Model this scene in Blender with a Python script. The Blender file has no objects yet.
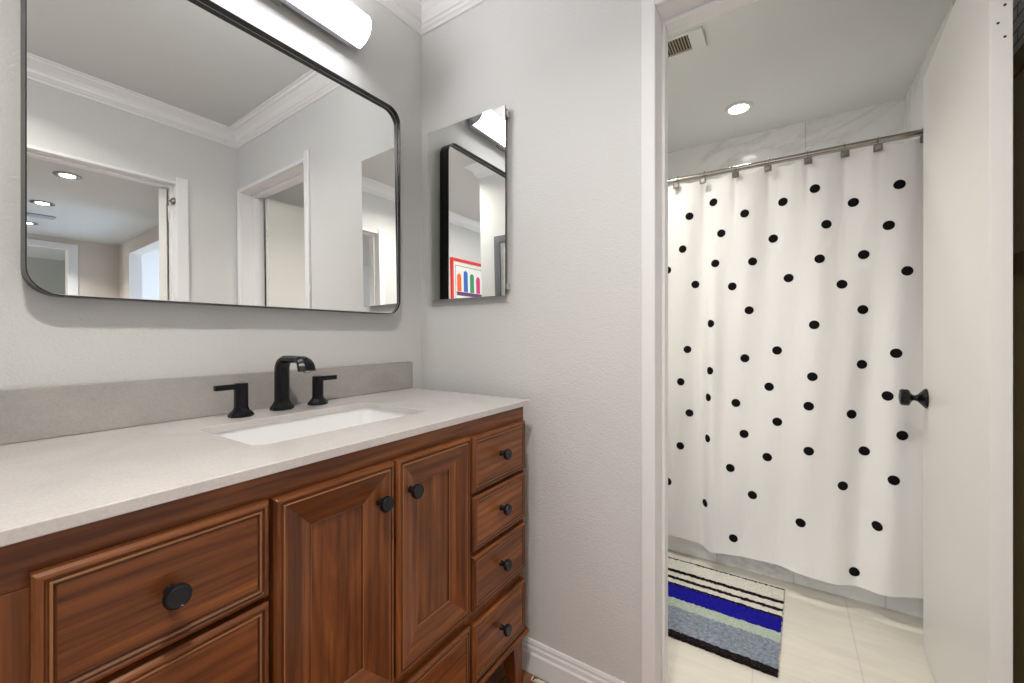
import bpy, bmesh, math, random
from mathutils import Vector, Matrix
random.seed(7)
scene = bpy.context.scene
COL = scene.collection

# ------------------------------------------------------------------ camera, world, exposure
cam_d = bpy.data.cameras.new('camera')
cam = bpy.data.objects.new('camera', cam_d); COL.objects.link(cam)
YAW = math.atan(273.5 / 415.0)
cam.location = (0, 0, 1.112)
cam.rotation_euler = (math.pi/2, 0, YAW - math.pi/2)
cam_d.sensor_width = 36.0
cam_d.lens = 415.0 / 1024.0 * 36.0
cam_d.shift_y = -5.7 / 1024.0
cam_d.clip_start = 0.02
scene.camera = cam

w = bpy.data.worlds.new('sky'); scene.world = w; w.use_nodes = True
w.node_tree.nodes['Background'].inputs[0].default_value = (0.62, 0.76, 1.0, 1)
w.node_tree.nodes['Background'].inputs[1].default_value = 1.2

vs = scene.view_settings
vs.view_transform = 'Standard'; vs.look = 'None'; vs.gamma = 1.0; vs.use_curve_mapping = False
vs.exposure = 0.0
scene.cycles.max_bounces = 14
scene.cycles.diffuse_bounces = 6
scene.cycles.glossy_bounces = 8
scene.cycles.use_denoising = True
scene.cycles.sample_clamp_indirect = 6.0
scene.cycles.caustics_reflective = False

def area(name, loc, rot, sx, sy, power, color=(1, 1, 1), shape='RECTANGLE', spread=None):
    d = bpy.data.lights.new(name, 'AREA'); d.shape = shape; d.size = sx
    if shape in ('RECTANGLE', 'ELLIPSE'): d.size_y = sy
    d.energy = power; d.color = color
    if spread: d.spread = spread
    o = bpy.data.objects.new(name, d); COL.objects.link(o)
    o.location = loc; o.rotation_euler = rot
    return o
R = math.radians
# fill light at an added window, out of view in the west part
area('window_fill_light', (-2.53, 0.38, 1.45), (0, R(-90), 0), 1.3, 1.3, 14, (0.93, 0.96, 1.0))
# fill light of the added flush fixture, left of the vanity alcove
area('ceiling_fill_light', (-0.95, 0.35, 2.30), (0, 0, 0), 0.5, 0.5, 10, (1.0, 0.945, 0.86), 'DISK')
# fill light added to brighten the far room past the hall
area('far_room_fill', (-1.2, -4.2, 1.5), (0, R(-90), 0), 1.0, 1.0, 25, (0.95, 0.97, 1.0))
# blue daylight in the room off the hall
area('side_room_daylight', (3.1, -2.6, 1.4), (0, R(90), 0), 1.5, 1.4, 75, (0.55, 0.72, 1.0))
P_BATH = 6.5; P_BATH_FILL = 9.5; P_HALL = 11; P_ROOM_FILL = 16; E_BAR = 25.0  # second bathroom power and room power drive added fill downlights

# ------------------------------------------------------------------ materials
def new_mat(name, color, rough=0.5, metal=0.0, spec=0.5):
    m = bpy.data.materials.new(name); m.use_nodes = True
    b = m.node_tree.nodes['Principled BSDF']
    b.inputs['Base Color'].default_value = (*color, 1)
    b.inputs['Roughness'].default_value = rough
    b.inputs['Metallic'].default_value = metal
    b.inputs['Specular IOR Level'].default_value = spec
    return m
def nodes(m):
    nt = m.node_tree
    return nt, nt.nodes['Principled BSDF']
def N(nt, t, **kw):
    n = nt.nodes.new(t)
    for k, v in kw.items(): setattr(n, k, v)
    return n
def tex_obj(nt, scale=(1, 1, 1), loc=(0, 0, 0), rot=(0, 0, 0)):
    tc = N(nt, 'ShaderNodeTexCoord'); mp = N(nt, 'ShaderNodeMapping')
    mp.inputs['Scale'].default_value = scale; mp.inputs['Location'].default_value = loc
    mp.inputs['Rotation'].default_value = rot
    nt.links.new(tc.outputs['Object'], mp.inputs['Vector'])
    return mp.outputs['Vector']
def ramp(nt, fac, stops):
    r = N(nt, 'ShaderNodeValToRGB')
    while len(r.color_ramp.elements) < len(stops): r.color_ramp.elements.new(0.5)
    for e, (p, c) in zip(r.color_ramp.elements, stops):
        e.position = p; e.color = (*c, 1)
    nt.links.new(fac, r.inputs['Fac'])
    return r.outputs['Color']
def noise(nt, vec, scale, detail=3.0, rough=0.5, dist=0.0):
    n = N(nt, 'ShaderNodeTexNoise')
    n.inputs['Scale'].default_value = scale; n.inputs['Detail'].default_value = detail
    n.inputs['Roughness'].default_value = rough; n.inputs['Distortion'].default_value = dist
    nt.links.new(vec, n.inputs['Vector'])
    return n.outputs['Fac']
def bump(nt, bsdf, h, strength, dist=0.01):
    b = N(nt, 'ShaderNodeBump'); b.inputs['Strength'].default_value = strength
    b.inputs['Distance'].default_value = dist
    nt.links.new(h, b.inputs['Height']); nt.links.new(b.outputs['Normal'], bsdf.inputs['Normal'])

def paint(name, col, rough=0.6, tex=0.25, scale=110):
    m = new_mat(name, col, rough, 0, 0.3); nt, b = nodes(m)
    v = tex_obj(nt)
    n1 = noise(nt, v, scale, 2.5, 0.55, 0.6)
    bump(nt, b, n1, tex, 0.004)
    return m
M = {}
M['wall'] = paint('wall_paint', (0.665, 0.668, 0.658), 0.55, 0.42, 180)
M['wall_warm'] = paint('hall_paint', (0.66, 0.60, 0.54), 0.6, 0.15)
M['wall_green'] = paint('far_room_paint', (0.42, 0.43, 0.39), 0.6, 0.15)
M['ceil'] = paint('ceiling_paint', (0.635, 0.645, 0.63), 0.7, 0.12)
M['trim'] = new_mat('trim_gloss_paint', (0.80, 0.80, 0.80), 0.32, 0, 0.4)
M['door'] = new_mat('door_paint', (0.76, 0.75, 0.72), 0.38, 0, 0.4)
nt, b = nodes(M['door']); v = tex_obj(nt, (1.2, 1.2, 5)); bump(nt, b, noise(nt, v, 1.6, 2), 0.10, 0.01)
M['black'] = new_mat('matte_black_metal', (0.004, 0.004, 0.006), 0.25, 0.0, 0.28)
M['knob'] = new_mat('black_knob_metal', (0.006, 0.007, 0.010), 0.26, 0.0, 0.4)
M['frame'] = new_mat('black_mirror_frame', (0.006, 0.005, 0.006), 0.3, 0.0, 0.35)
M['glass'] = new_mat('mirror_silvering', (0.93, 0.94, 0.93), 0.0, 1.0)
M['chrome'] = new_mat('polished_chrome', (0.62, 0.62, 0.64), 0.12, 1.0)
M['steel'] = new_mat('brushed_nickel', (0.38, 0.355, 0.32), 0.22, 1.0)
M['silver_edge'] = new_mat('mirror_glass_edge', (0.16, 0.17, 0.18), 0.2, 0.8)
M['porcelain'] = new_mat('white_porcelain', (0.86, 0.86, 0.86), 0.09, 0, 0.5)
M['dark'] = new_mat('dark_recess', (0.02, 0.017, 0.013), 0.8)

def emis(name, col, s):
    m = new_mat(name, (0.8, 0.8, 0.8), 0.5); nt, b = nodes(m)
    b.inputs['Emission Color'].default_value = (*col, 1); b.inputs['Emission Strength'].default_value = s
    return m
M['bar'] = emis('lit_diffuser', (1.0, 0.985, 1.0), E_BAR)
M['lamp'] = emis('lit_downlight', (1.0, 0.95, 0.88), 9)
M['lamp_fill'] = emis('lit_fill_lamp', (1.0, 0.96, 0.9), 5)  # glow of the added flush fill lamp

def wood(name, vertical):
    m = new_mat(name, (0.2, 0.08, 0.03), 0.36, 0, 0.35); nt, b = nodes(m)
    sc = (9, 9, 1.0) if vertical else (1.0, 9, 9)
    v = tex_obj(nt, sc)
    big = noise(nt, v, 1.5, 4, 0.6, 1.4)
    w_ = N(nt, 'ShaderNodeTexWave', wave_type='BANDS', bands_direction='X' if vertical else 'Z')
    w_.inputs['Scale'].default_value = 1.6; w_.inputs['Distortion'].default_value = 7.0
    w_.inputs['Detail'].default_value = 3; w_.inputs['Detail Scale'].default_value = 0.9
    nt.links.new(v, w_.inputs['Vector'])
    fine = noise(nt, v, 14, 3, 0.7)
    v3 = tex_obj(nt, (60, 60, 2.2) if vertical else (2.2, 60, 60)); streak = noise(nt, v3, 2.2, 5, 0.75, 0.4)
    c1 = ramp(nt, big, [(0.28, (0.082, 0.022, 0.006)), (0.5, (0.165, 0.051, 0.013)), (0.76, (0.300, 0.106, 0.031))])
    c2 = ramp(nt, w_.outputs['Fac'], [(0.0, (0.72, 0.66, 0.62)), (0.25, (0.95, 0.94, 0.93)), (1.0, (1.14, 1.13, 1.1))])
    c3 = ramp(nt, streak, [(0.32, (0.52, 0.46, 0.42)), (0.5, (0.98, 0.98, 0.98)), (0.68, (1.35, 1.32, 1.28))])
    mx = N(nt, 'ShaderNodeMix', data_type='RGBA', blend_type='MULTIPLY'); mx.inputs['Factor'].default_value = 0.8
    nt.links.new(c1, mx.inputs['A']); nt.links.new(c2, mx.inputs['B'])
    mx2 = N(nt, 'ShaderNodeMix', data_type='RGBA', blend_type='MULTIPLY'); mx2.inputs['Factor'].default_value = 0.8
    nt.links.new(mx.outputs['Result'], mx2.inputs['A']); nt.links.new(c3, mx2.inputs['B'])
    nt.links.new(mx2.outputs['Result'], b.inputs['Base Color'])
    bump(nt, b, fine, 0.06, 0.002)
    b.inputs['Coat Weight'].default_value = 0.12; b.inputs['Coat Roughness'].default_value = 0.25
    return m
M['wood_h'] = wood('stained_wood_grain_across', False)
M['wood_v'] = wood('stained_wood_grain_upright', True)
M['glaze'] = new_mat('dark_glaze_in_grooves', (0.075, 0.024, 0.009), 0.5)
M['pale_edge'] = new_mat('golden_bead_edge', (0.28, 0.12, 0.045), 0.38)  # lighter golden colour along the bead rings

def stone(name, base, var, rough, spk=260):
    m = new_mat(name, base, rough, 0, 0.5); nt, b = nodes(m)
    v = tex_obj(nt)
    a = noise(nt, v, 5, 6, 0.6, 0.5); c = noise(nt, v, spk, 2, 0.7)
    lo = tuple(x*(1-var) for x in base); hi = tuple(min(1, x*(1+var*0.6)) for x in base)
    c1 = ramp(nt, a, [(0.35, lo), (0.65, hi)])
    c2 = ramp(nt, c, [(0.35, (0.9, 0.9, 0.9)), (0.6, (1.04, 1.04, 1.04))])
    mx = N(nt, 'ShaderNodeMix', data_type='RGBA', blend_type='MULTIPLY'); mx.inputs['Factor'].default_value = 0.7
    nt.links.new(c1, mx.inputs['A']); nt.links.new(c2, mx.inputs['B'])
    nt.links.new(mx.outputs['Result'], b.inputs['Base Color'])
    return m
M['quartz'] = stone('warm_grey_quartz', (0.585, 0.548, 0.532), 0.07, 0.22)
M['quartz_shaded'] = stone('shaded_quartz_backsplash', (0.40, 0.38, 0.36), 0.14, 0.35)  # same stone as the slab, colour darkened to carry its shade

def tile(name, base, grout, bw, rh, plane, rough, vein=0.0, off=0.5, loc=(0, 0, 0), mortar=0.003, veincol=(0.45, 0.44, 0.42)):
    """plane: 'XY' floor, 'YZ' wall facing X, 'XZ' wall facing Y"""
    m = new_mat(name, base, rough, 0, 0.5); nt, b = nodes(m)
    tc = N(nt, 'ShaderNodeTexCoord')
    sep = N(nt, 'ShaderNodeSeparateXYZ'); cmb = N(nt, 'ShaderNodeCombineXYZ')
    nt.links.new(tc.outputs['Object'], sep.inputs[0])
    A = {'XY': ('Y', 'X'), 'YZ': ('Y', 'Z'), 'XZ': ('X', 'Z')}[plane]
    nt.links.new(sep.outputs[A[0]], cmb.inputs['X']); nt.links.new(sep.outputs[A[1]], cmb.inputs['Y'])
    mp = N(nt, 'ShaderNodeMapping'); mp.inputs['Location'].default_value = loc
    nt.links.new(cmb.outputs[0], mp.inputs['Vector'])
    br = N(nt, 'ShaderNodeTexBrick'); br.offset = off
    br.inputs['Scale'].default_value = 1.0; br.inputs['Mortar Size'].default_value = mortar
    br.inputs['Mortar Smooth'].default_value = 0.3
    br.inputs['Brick Width'].default_value = bw; br.inputs['Row Height'].default_value = rh
    br.inputs['Color1'].default_value = (1, 1, 1, 1); br.inputs['Color2'].default_value = (0.96, 0.96, 0.96, 1)
    br.inputs['Mortar'].default_value = (*grout, 1)
    nt.links.new(mp.outputs[0], br.inputs['Vector'])
    v = tc.outputs['Object']
    if vein > 0:
        n = noise(nt, v, 1.1, 6, 0.62, 1.1)
        s = N(nt, 'ShaderNodeMath', operation='SUBTRACT'); s.inputs[1].default_value = 0.5
        ab = N(nt, 'ShaderNodeMath', operation='ABSOLUTE')
        nt.links.new(n, s.inputs[0]); nt.links.new(s.outputs[0], ab.inputs[0])
        soft = tuple(bb*(1-vein) + vc*vein for bb, vc in zip(base, veincol))
        mid = tuple((x+y)/2 for x, y in zip(base, soft))
        col = ramp(nt, ab.outputs[0], [(0.0, soft), (0.012, mid), (0.045, base)])
    else:
        vv = tex_obj(nt, (6, 1.2, 1) if plane == 'XY' else (1, 1, 1))
        col = ramp(nt, noise(nt, vv, 4, 6, 0.65, 0.4), [(0.3, tuple(x*0.90 for x in base)), (0.7, tuple(min(1, x*1.05) for x in base))])
    mx = N(nt, 'ShaderNodeMix', data_type='RGBA', blend_type='MULTIPLY'); mx.inputs['Factor'].default_value = 1
    nt.links.new(col, mx.inputs['A']); nt.links.new(br.outputs['Color'], mx.inputs['B'])
    nt.links.new(mx.outputs['Result'], b.inputs['Base Color'])
    return m
M['tile_wall'] = tile('marble_wall_tile', (0.80, 0.80, 0.79), (0.76, 0.76, 0.75), 0.95, 0.62, 'YZ', 0.07, 0.38, 0.0, (0.1, 0.08, 0))
M['tile_apron'] = tile('marble_apron_tile', (0.84, 0.85, 0.855), (0.80, 0.80, 0.80), 0.31, 0.60, 'YZ', 0.2, 0.45, 0.0, (0.03, 0, 0))
M['tile_floor'] = tile('cream_floor_tile', (0.70, 0.665, 0.585), (0.86, 0.85, 0.84), 0.60, 0.60, 'XY', 0.35, 0.0, 0.5, (0.21, 0.165, 0))

def cloth_mat():
    m = new_mat('white_curtain_cloth', (0.86, 0.845, 0.835), 0.75, 0, 0.25); nt, b = nodes(m)
    v = tex_obj(nt, (1, 1, 0.42))
    a = noise(nt, v, 10, 3, 0.5, 0.25); bump(nt, b, a, 0.5, 0.014)
    b.inputs['Sheen Weight'].default_value = 0.1
    return m
M['cloth'] = cloth_mat()
M['dot'] = new_mat('black_dots', (0.006, 0.006, 0.006), 0.8, 0, 0.1)
M['bead'] = new_mat('pewter_hook_bead', (0.21, 0.20, 0.18), 0.35, 0.8)

def shag(name, col, var=0.35):
    m = new_mat(name, col, 0.95, 0, 0.1); nt, b = nodes(m)
    v = tex_obj(nt, (1.4, 1, 1)); n = noise(nt, v, 90, 4, 0.7)
    c = ramp(nt, n, [(0.3, tuple(x*(1-var) for x in col)), (0.7, tuple(min(1, x*(1+var)) for x in col))])
    nt.links.new(c, b.inputs['Base Color']); bump(nt, b, noise(nt, v, 160, 2, 0.7), 0.9, 0.01)
    return m
M['rug_white'] = shag('cream_pile', (0.80, 0.78, 0.70), 0.08)
M['rug_black'] = shag('black_pile', (0.018, 0.012, 0.014), 0.3)
M['rug_blue'] = shag('royal_blue_pile', (0.012, 0.010, 0.32), 0.35)
M['rug_mint'] = shag('pale_mint_pile', (0.50, 0.58, 0.48), 0.22)
M['rug_grey'] = shag('blue_grey_pile', (0.27, 0.31, 0.38), 0.5)

def planks():
    m = new_mat('oak_floor', (0.25, 0.13, 0.07), 0.35); nt, b = nodes(m)
    br = N(nt, 'ShaderNodeTexBrick'); v = tex_obj(nt, (1, 1, 1))
    br.inputs['Scale'].default_value = 1; br.inputs['Brick Width'].default_value = 0.9; br.inputs['Row Height'].default_value = 0.085
    br.inputs['Mortar Size'].default_value = 0.0015
    br.inputs['Color1'].default_value = (0.26, 0.13, 0.065, 1); br.inputs['Color2'].default_value = (0.20, 0.095, 0.045, 1)
    br.inputs['Mortar'].default_value = (0.04, 0.02, 0.01, 1)
    nt.links.new(v, br.inputs['Vector'])
    v2 = tex_obj(nt, (1.5, 18, 1))
    c = ramp(nt, noise(nt, v2, 3, 4), [(0.3, (0.75, 0.75, 0.75)), (0.7, (1.1, 1.1, 1.1))])
    mx = N(nt, 'ShaderNodeMix', data_type='RGBA', blend_type='MULTIPLY'); mx.inputs['Factor'].default_value = 1
    nt.links.new(br.outputs['Color'], mx.inputs['A']); nt.links.new(c, mx.inputs['B'])
    nt.links.new(mx.outputs['Result'], b.inputs['Base Color'])
    return m
M['planks'] = planks()
M['carpet'] = shag('pale_hall_carpet', (.55, .53, .50), .06)

# ------------------------------------------------------------------ mesh helpers
class MB:
    def __init__(s): s.v = []; s.f = []; s.m = []; s.sm = []
    def add(s, verts, faces, mi=0, smooth=False):
        o = len(s.v); s.v += [tuple(v) for v in verts]
        s.f += [tuple(i+o for i in f) for f in faces]
        s.m += [mi]*len(faces) if isinstance(mi, int) else list(mi)
        s.sm += [smooth]*len(faces)
        return s
    def box(s, x0, x1, y0, y1, z0, z1, mi=0):
        v = [(x0,y0,z0),(x1,y0,z0),(x1,y1,z0),(x0,y1,z0),(x0,y0,z1),(x1,y0,z1),(x1,y1,z1),(x0,y1,z1)]
        return s.add(v, [(0,3,2,1),(4,5,6,7),(0,1,5,4),(1,2,6,5),(2,3,7,6),(3,0,4,7)], mi)
    def prism(s, pts, axis, a, b, mi=0, smooth=False):
        """pts: 2-D outline; axis 'x','y','z' extrusion from a to b"""
        def P(p, t):
            return {'x': (t, p[0], p[1]), 'y': (p[0], t, p[1]), 'z': (p[0], p[1], t)}[axis]
        n = len(pts); v = [P(p, a) for p in pts] + [P(p, b) for p in pts]
        s.add(v, [(i, (i+1) % n, n+(i+1) % n, n+i) for i in range(n)], mi, smooth)
        s.add(v, [tuple(range(n))[::-1], tuple(range(n, 2*n))], mi, False)
        return s
    def lathe(s, prof, origin, axis, seg=28, mi=0, smooth=True):
        """prof: list of (r, t) ; axis: unit Vector direction of t"""
        ax = Vector(axis).normalized()
        u = ax.orthogonal().normalized(); w_ = ax.cross(u)
        v = []; f = []; n = len(prof)
        for r, t in prof:
            for k in range(seg):
                a = 2*math.pi*k/seg
                p = Vector(origin) + ax*t + (u*math.cos(a) + w_*math.sin(a))*max(r, 1e-5)
                v.append(p)
        for i in range(n-1):
            for k in range(seg):
                f.append((i*seg+k, i*seg+(k+1) % seg, (i+1)*seg+(k+1) % seg, (i+1)*seg+k))
        s.add(v, f, mi, smooth)
        s.add(v[:seg], [tuple(range(seg))[::-1]], mi, False)
        s.add(v[-seg:], [tuple(range(seg))], mi, False)
        return s
    def loft(s, loops, mi=0, smooth=True, cap=True):
        n = len(loops[0]); v = [p for l in loops for p in l]; f = []
        for i in range(len(loops)-1):
            for k in range(n):
                f.append((i*n+k, i*n+(k+1) % n, (i+1)*n+(k+1) % n, (i+1)*n+k))
        s.add(v, f, mi, smooth)
        if cap:
            s.add(loops[0], [tuple(range(n))[::-1]], mi); s.add(loops[-1], [tuple(range(n))], mi)
        return s
    def tube(s, pts, r, seg=12, mi=0):
        loops = []; P = [Vector(p) for p in pts]; prev = None
        for i, p in enumerate(P):
            t = (P[min(i+1, len(P)-1)] - P[max(i-1, 0)]).normalized()
            if prev is None: u = t.orthogonal().normalized()
            else:
                u = (prev - t*prev.dot(t)).normalized()
            prev = u; w_ = t.cross(u)
            loops.append([p + (u*math.cos(2*math.pi*k/seg) + w_*math.sin(2*math.pi*k/seg))*r for k in range(seg)])
        return s.loft(loops, mi, True)
    def build(s, name, mats, parent=None, bevel=0.0, seg=2, weld=True, recalc=True):
        me = bpy.data.meshes.new(name)
        me.from_pydata(s.v, [], s.f)
        if not isinstance(mats, (list, tuple)): mats = [mats]
        for m in mats: me.materials.append(m)
        me.polygons.foreach_set('material_index', s.m)
        me.polygons.foreach_set('use_smooth', s.sm)
        bm = bmesh.new(); bm.from_mesh(me)
        if weld: bmesh.ops.remove_doubles(bm, verts=bm.verts, dist=1e-6)
        if recalc: bmesh.ops.recalc_face_normals(bm, faces=bm.faces)
        for e in bm.edges:
            if len(e.link_faces) == 2 and e.calc_face_angle(0) > R(38): e.smooth = False
        bm.to_mesh(me); bm.free(); me.update()
        o = bpy.data.objects.new(name, me); COL.objects.link(o)
        if parent: o.parent = parent
        if bevel > 0:
            b = o.modifiers.new('bevel', 'BEVEL'); b.width = bevel; b.segments = seg; b.limit_method = 'ANGLE'
            b.angle_limit = R(40); b.harden_normals = False
        return o

def tag(o, label, cat, group=None):
    o['label'] = label; o['category'] = cat
    if group: o['group'] = group
    return o
def thing(name, label, cat, loc=(0, 0, 0), group=None, rot=(0, 0, 0)):
    o = bpy.data.objects.new(name, None); COL.objects.link(o); o.location = loc; o.rotation_euler = rot
    return tag(o, label, cat, group)
def struct(o, label=None):
    o['kind'] = 'structure'
    if label: o['label'] = label
    return o
def copy_tree(o, parent=None):
    c = o.copy(); COL.objects.link(c); c.parent = parent
    for ch in list(o.children): copy_tree(ch, c)
    return c

# ------------------------------------------------------------------ dimensions
XR, YN, YS, H = 1.191, 1.22, -0.46, 2.395
HH = 2.17
XW = -2.6
XS0, XS1, YST = -0.27, -0.15, 0.478          # stub wall at the left of the vanity alcove
WT = 0.13
DY0, DY1, DH = -0.42, 0.302, 2.03           # bathroom doorway in the right wall
SX0, SX1, SH = 0.10, 0.874, 1.997                      # hall doorway in the front wall
BXW, BYS, BYN, TUBX = 3.04, -0.545, 0.98, 2.250

# ------------------------------------------------------------------ shell
struct(MB().box(XW-.1, XR+0.06, YS-0.12, YN, -0.1, 0).build('floor', M['planks']))
struct(MB().box(XR+0.06, BXW+.1, BYS-.1, BYN+.1, -0.1, 0).build('floor_bathroom', M['tile_floor']))
struct(MB().box(-1.3, 3.4, -6.9, YS-0.12, -0.1, 0).build('floor_hall', M['carpet']))
struct(MB().box(XW-.1, XR+0.06, YS-.12, YN+.12, H, H+.1).build('ceiling', M['ceil']))
struct(MB().box(XR+0.06, BXW+.1, BYS-.1, BYN+.1, H, H+.1).build('ceiling_bathroom', M['ceil']))
struct(MB().box(-1.3, 3.4, -6.9, YS-0.12, HH, HH+.1).build('ceiling_hall', M['ceil']))

struct(MB().box(XW-.1, XR+WT, YN, YN+.12, 0, H).build('wall_back', M['wall']))
b_ = MB()
J = 0.012
b_.box(XR, XR+WT, DY1+J, YN, 0, H); b_.box(XR, XR+WT, DY0-J, DY1+J, DH+J, H); b_.box(XR, XR+WT, YS-.12, DY0-J, 0, H)
struct(b_.build('wall_right', M['wall']))
b_ = MB()
b_.box(XW-.1, SX0-J, YS-.12, YS, 0, H); b_.box(SX0-J, SX1+J, YS-.12, YS, SH+J, H); b_.box(SX1+J, XR, YS-.12, YS, 0, H)
struct(b_.build('wall_front', M['wall']))
struct(MB().box(XS0, XS1, YST, YN, 0, H).build('wall_stub', M['wall']))
# west wall with an unseen window added for the fill light
WZ0, WZ1, WY0, WY1 = 0.85, 2.05, -0.25, 1.0
b_ = MB()
b_.box(XW-.12, XW, YS-.12, WY0, 0, H); b_.box(XW-.12, XW, WY1, YN+.12, 0, H)
b_.box(XW-.12, XW, WY0, WY1, 0, WZ0); b_.box(XW-.12, XW, WY0, WY1, WZ1, H)
struct(b_.build('wall_left', M['wall']))
wn = struct(MB().box(XW-.075, XW-.07, WY0+.04, WY1-.04, WZ0+.04, WZ1-.04).build('fill_window', new_mat('window_glass', (0.9, 0.95, 1), 0.0, 0, 0.5)))
nt, bb = nodes(wn.data.materials[0]); bb.inputs['Transmission Weight'].default_value = 1.0; bb.inputs['IOR'].default_value = 1.01
b_ = MB()
for y0, y1, z0, z1 in ((WY0, WY0+.05, WZ0, WZ1), (WY1-.05, WY1, WZ0, WZ1), (WY0, WY1, WZ0, WZ0+.05), (WY0, WY1, WZ1-.05, WZ1), ((WY0+WY1)/2-.02, (WY0+WY1)/2+.02, WZ0, WZ1)):
    b_.box(XW-.10, XW-.045, y0, y1, z0, z1)
b_.build('fill_window_frame', M['trim'], wn)

# bathroom shell
struct(MB().box(BXW, BXW+.1, BYS-.1, BYN+.1, 0, H).build('wall_bathroom_far', M['tile_wall']))
struct(MB().box(XR+WT, BXW, BYS-.1, BYS, 0, H).build('wall_bathroom_right', M['wall']))
struct(MB().box(XR+WT, BXW, BYN, BYN+.1, 0, H).build('wall_bathroom_left', M['wall']))

# hall shell
HXR, HYF = 1.29, -3.45
struct(MB().box(-1.4, -1.3, -5.9, YS-.12, 0, HH).build('wall_hall_left', M['wall_warm']))
b_ = MB()
b_.box(HXR, HXR+.1, -2.10, YS-.12, 0, HH); b_.box(HXR, HXR+.1, -3.10, -2.10, 2.04, HH); b_.box(HXR, HXR+.1, HYF, -3.10, 0, HH)
struct(b_.build('wall_hall_right', M['wall_warm']))
b_ = MB(); FX0, FX1 = 0.16, .92
b_.box(-1.3, FX0, HYF-.1, HYF, 0, HH); b_.box(FX0, FX1, HYF-.1, HYF, 2.06, HH); b_.box(FX1, 3.4, HYF-.1, HYF, 0, HH)
struct(b_.build('wall_hall_far', M['wall_warm']))
struct(MB().box(-1.3, 3.4, -5.0, -4.9, 0, HH).build('wall_far_room', M['wall_green']))
struct(MB().box(3.3, 3.4, HYF, YS, 0, HH).build('wall_side_room', M['wall']))
struct(MB().box(HXR+.1, 3.3, -1.5, -1.4, 0, HH).build('wall_side_room_left', M['wall']))

# ---- mouldings: swept profile along a straight run with mitred ends
def run(name, a, b, na, nb, prof, mat):
    """a->b on the wall line, room on the left; na/nb: mitre slope at each end (+1 inside corner, -1 outside, 0 square)"""
    a = Vector((a[0], a[1])); b = Vector((b[0], b[1])); d = (b-a).normalized(); n = Vector((-d.y, d.x))
    L0 = []; L1 = []
    for off, z in prof:
        p = a + n*off + d*off*na; q = b + n*off - d*off*nb
        L0.append((p.x, p.y, z)); L1.append((q.x, q.y, z))
    return struct(MB().loft([L0, L1], 0, False).build(name, mat))
crown = [(0, H), (0, H-.084), (.009, H-.084), (.011, H-.074), (.018, H-.070), (.022, H-.063), (.028, H-.060),
         (.031, H-.047), (.039, H-.033), (.051, H-.024), (.056, H-.019), (.066, H-.017), (.070, H-.008), (.080, H-.006), (.080, H)]
ci = [0]
def crown_run(a, b, na, nb):
    ci[0] += 1; run('trim_%d' % ci[0], a, b, na, nb, crown, M['trim'])
crown_run((XR, YS), (XR, YN), 1, 1)
crown_run((XR, YN), (XS1, YN), 1, 1)
crown_run((XS1, YN), (XS1, YST), 1, -1)
crown_run((XS1, YST), (XS0, YST), -1, -1)
crown_run((XS0, YST), (XS0, YN), -1, 1)
crown_run((XS0, YN), (XW, YN), 1, 1)
crown_run((XW, YN), (XW, YS), 1, 1)
crown_run((XW, YS), (XR, YS), 1, 1)
base = [(0, 0), (0, .102), (.004, .102), (.007, .094), (.007, .086), (.010, .080), (.011, .068), (.015, .062), (.016, 0)]
run('baseboard_right', (XR, DY1+.040), (XR, YN), 0, 1, base, M['trim'])
run('baseboard_front', (XW, YS), (SX0-.055, YS), 1, 0, base, M['trim'])
run('baseboard_front_corner', (SX1+.055, YS), (XR, YS), 0, 1, base, M['trim'])
run('baseboard_stub', (XS1, YN), (XS1, YST), 1, -1, base, M['trim'])
run('baseboard_stub_end', (XS1, YST), (XS0, YST), -1, -1, base, M['trim'])
run('baseboard_back', (XR, YN), (XS1, YN), 1, 1, base, M['trim'])
run('baseboard_left', (XW, YN), (XW, YS), 1, 1, base, M['trim'])
run('baseboard_hall_far', (3.3, HYF), (FX1+.08, HYF), 0, 0, [(a, z) for a, z in base], M['trim']) if False else None

def casing(idx, pts_boxes, mat='trim', bevel=0.003):
    b = MB()
    for bx in pts_boxes: b.box(*bx)
    return struct(b.build('trim_%d' % idx, M[mat], None, bevel, 2, weld=False))
CW = 0.038
# bathroom doorway: jamb lining, stop and casing
casing(20, [(XR, XR+WT, DY1, DY1+J, 0, DH+J), (XR, XR+WT, DY0-J, DY0, 0, DH+J), (XR, XR+WT, DY0, DY1, DH, DH+J)], bevel=0.001)
casing(21, [(XR+.062, XR+.098, DY1-.009, DY1, 0, DH), (XR+.062, XR+.098, DY0, DY0+.009, 0, DH), (XR+.062, XR+.098, DY0+.009, DY1-.009, DH-.012, DH)], bevel=0.0015)
casing(22, [(XR-.013, XR, DY1, DY1+CW, 0, DH+.055), (XR-.013, XR, DY0-.036, DY0, 0, DH+.022), (XR-.013, XR, DY0, DY1, DH, DH+.022)])
casing(23, [(XR+WT, XR+WT+.013, DY1, DY1+.055, 0, DH+.055), (XR+WT, XR+WT+.013, DY0, DY1, DH+.02, DH+.055)])
# hall doorway
CS = 0.055
casing(24, [(SX0-J, SX0, YS-.12, YS, 0, SH+J), (SX1, SX1+J, YS-.12, YS, 0, SH+J), (SX0, SX1, YS-.12, YS, SH, SH+J)], bevel=0.001)
casing(25, [(SX0-CS, SX0, YS, YS+.013, 0, SH+.04), (SX1, SX1+CS, YS, YS+.013, 0, SH+.04), (SX0, SX1, YS, YS+.006, SH, SH+.016)])
casing(26, [(SX1-.010, SX1, YS-.075, YS-.045, 0, SH), (SX0, SX0+.010, YS-.075, YS-.045, 0, SH), (SX0+.01, SX1-.01, YS-.075, YS-.045, SH-.010, SH)], bevel=0.001)
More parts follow.
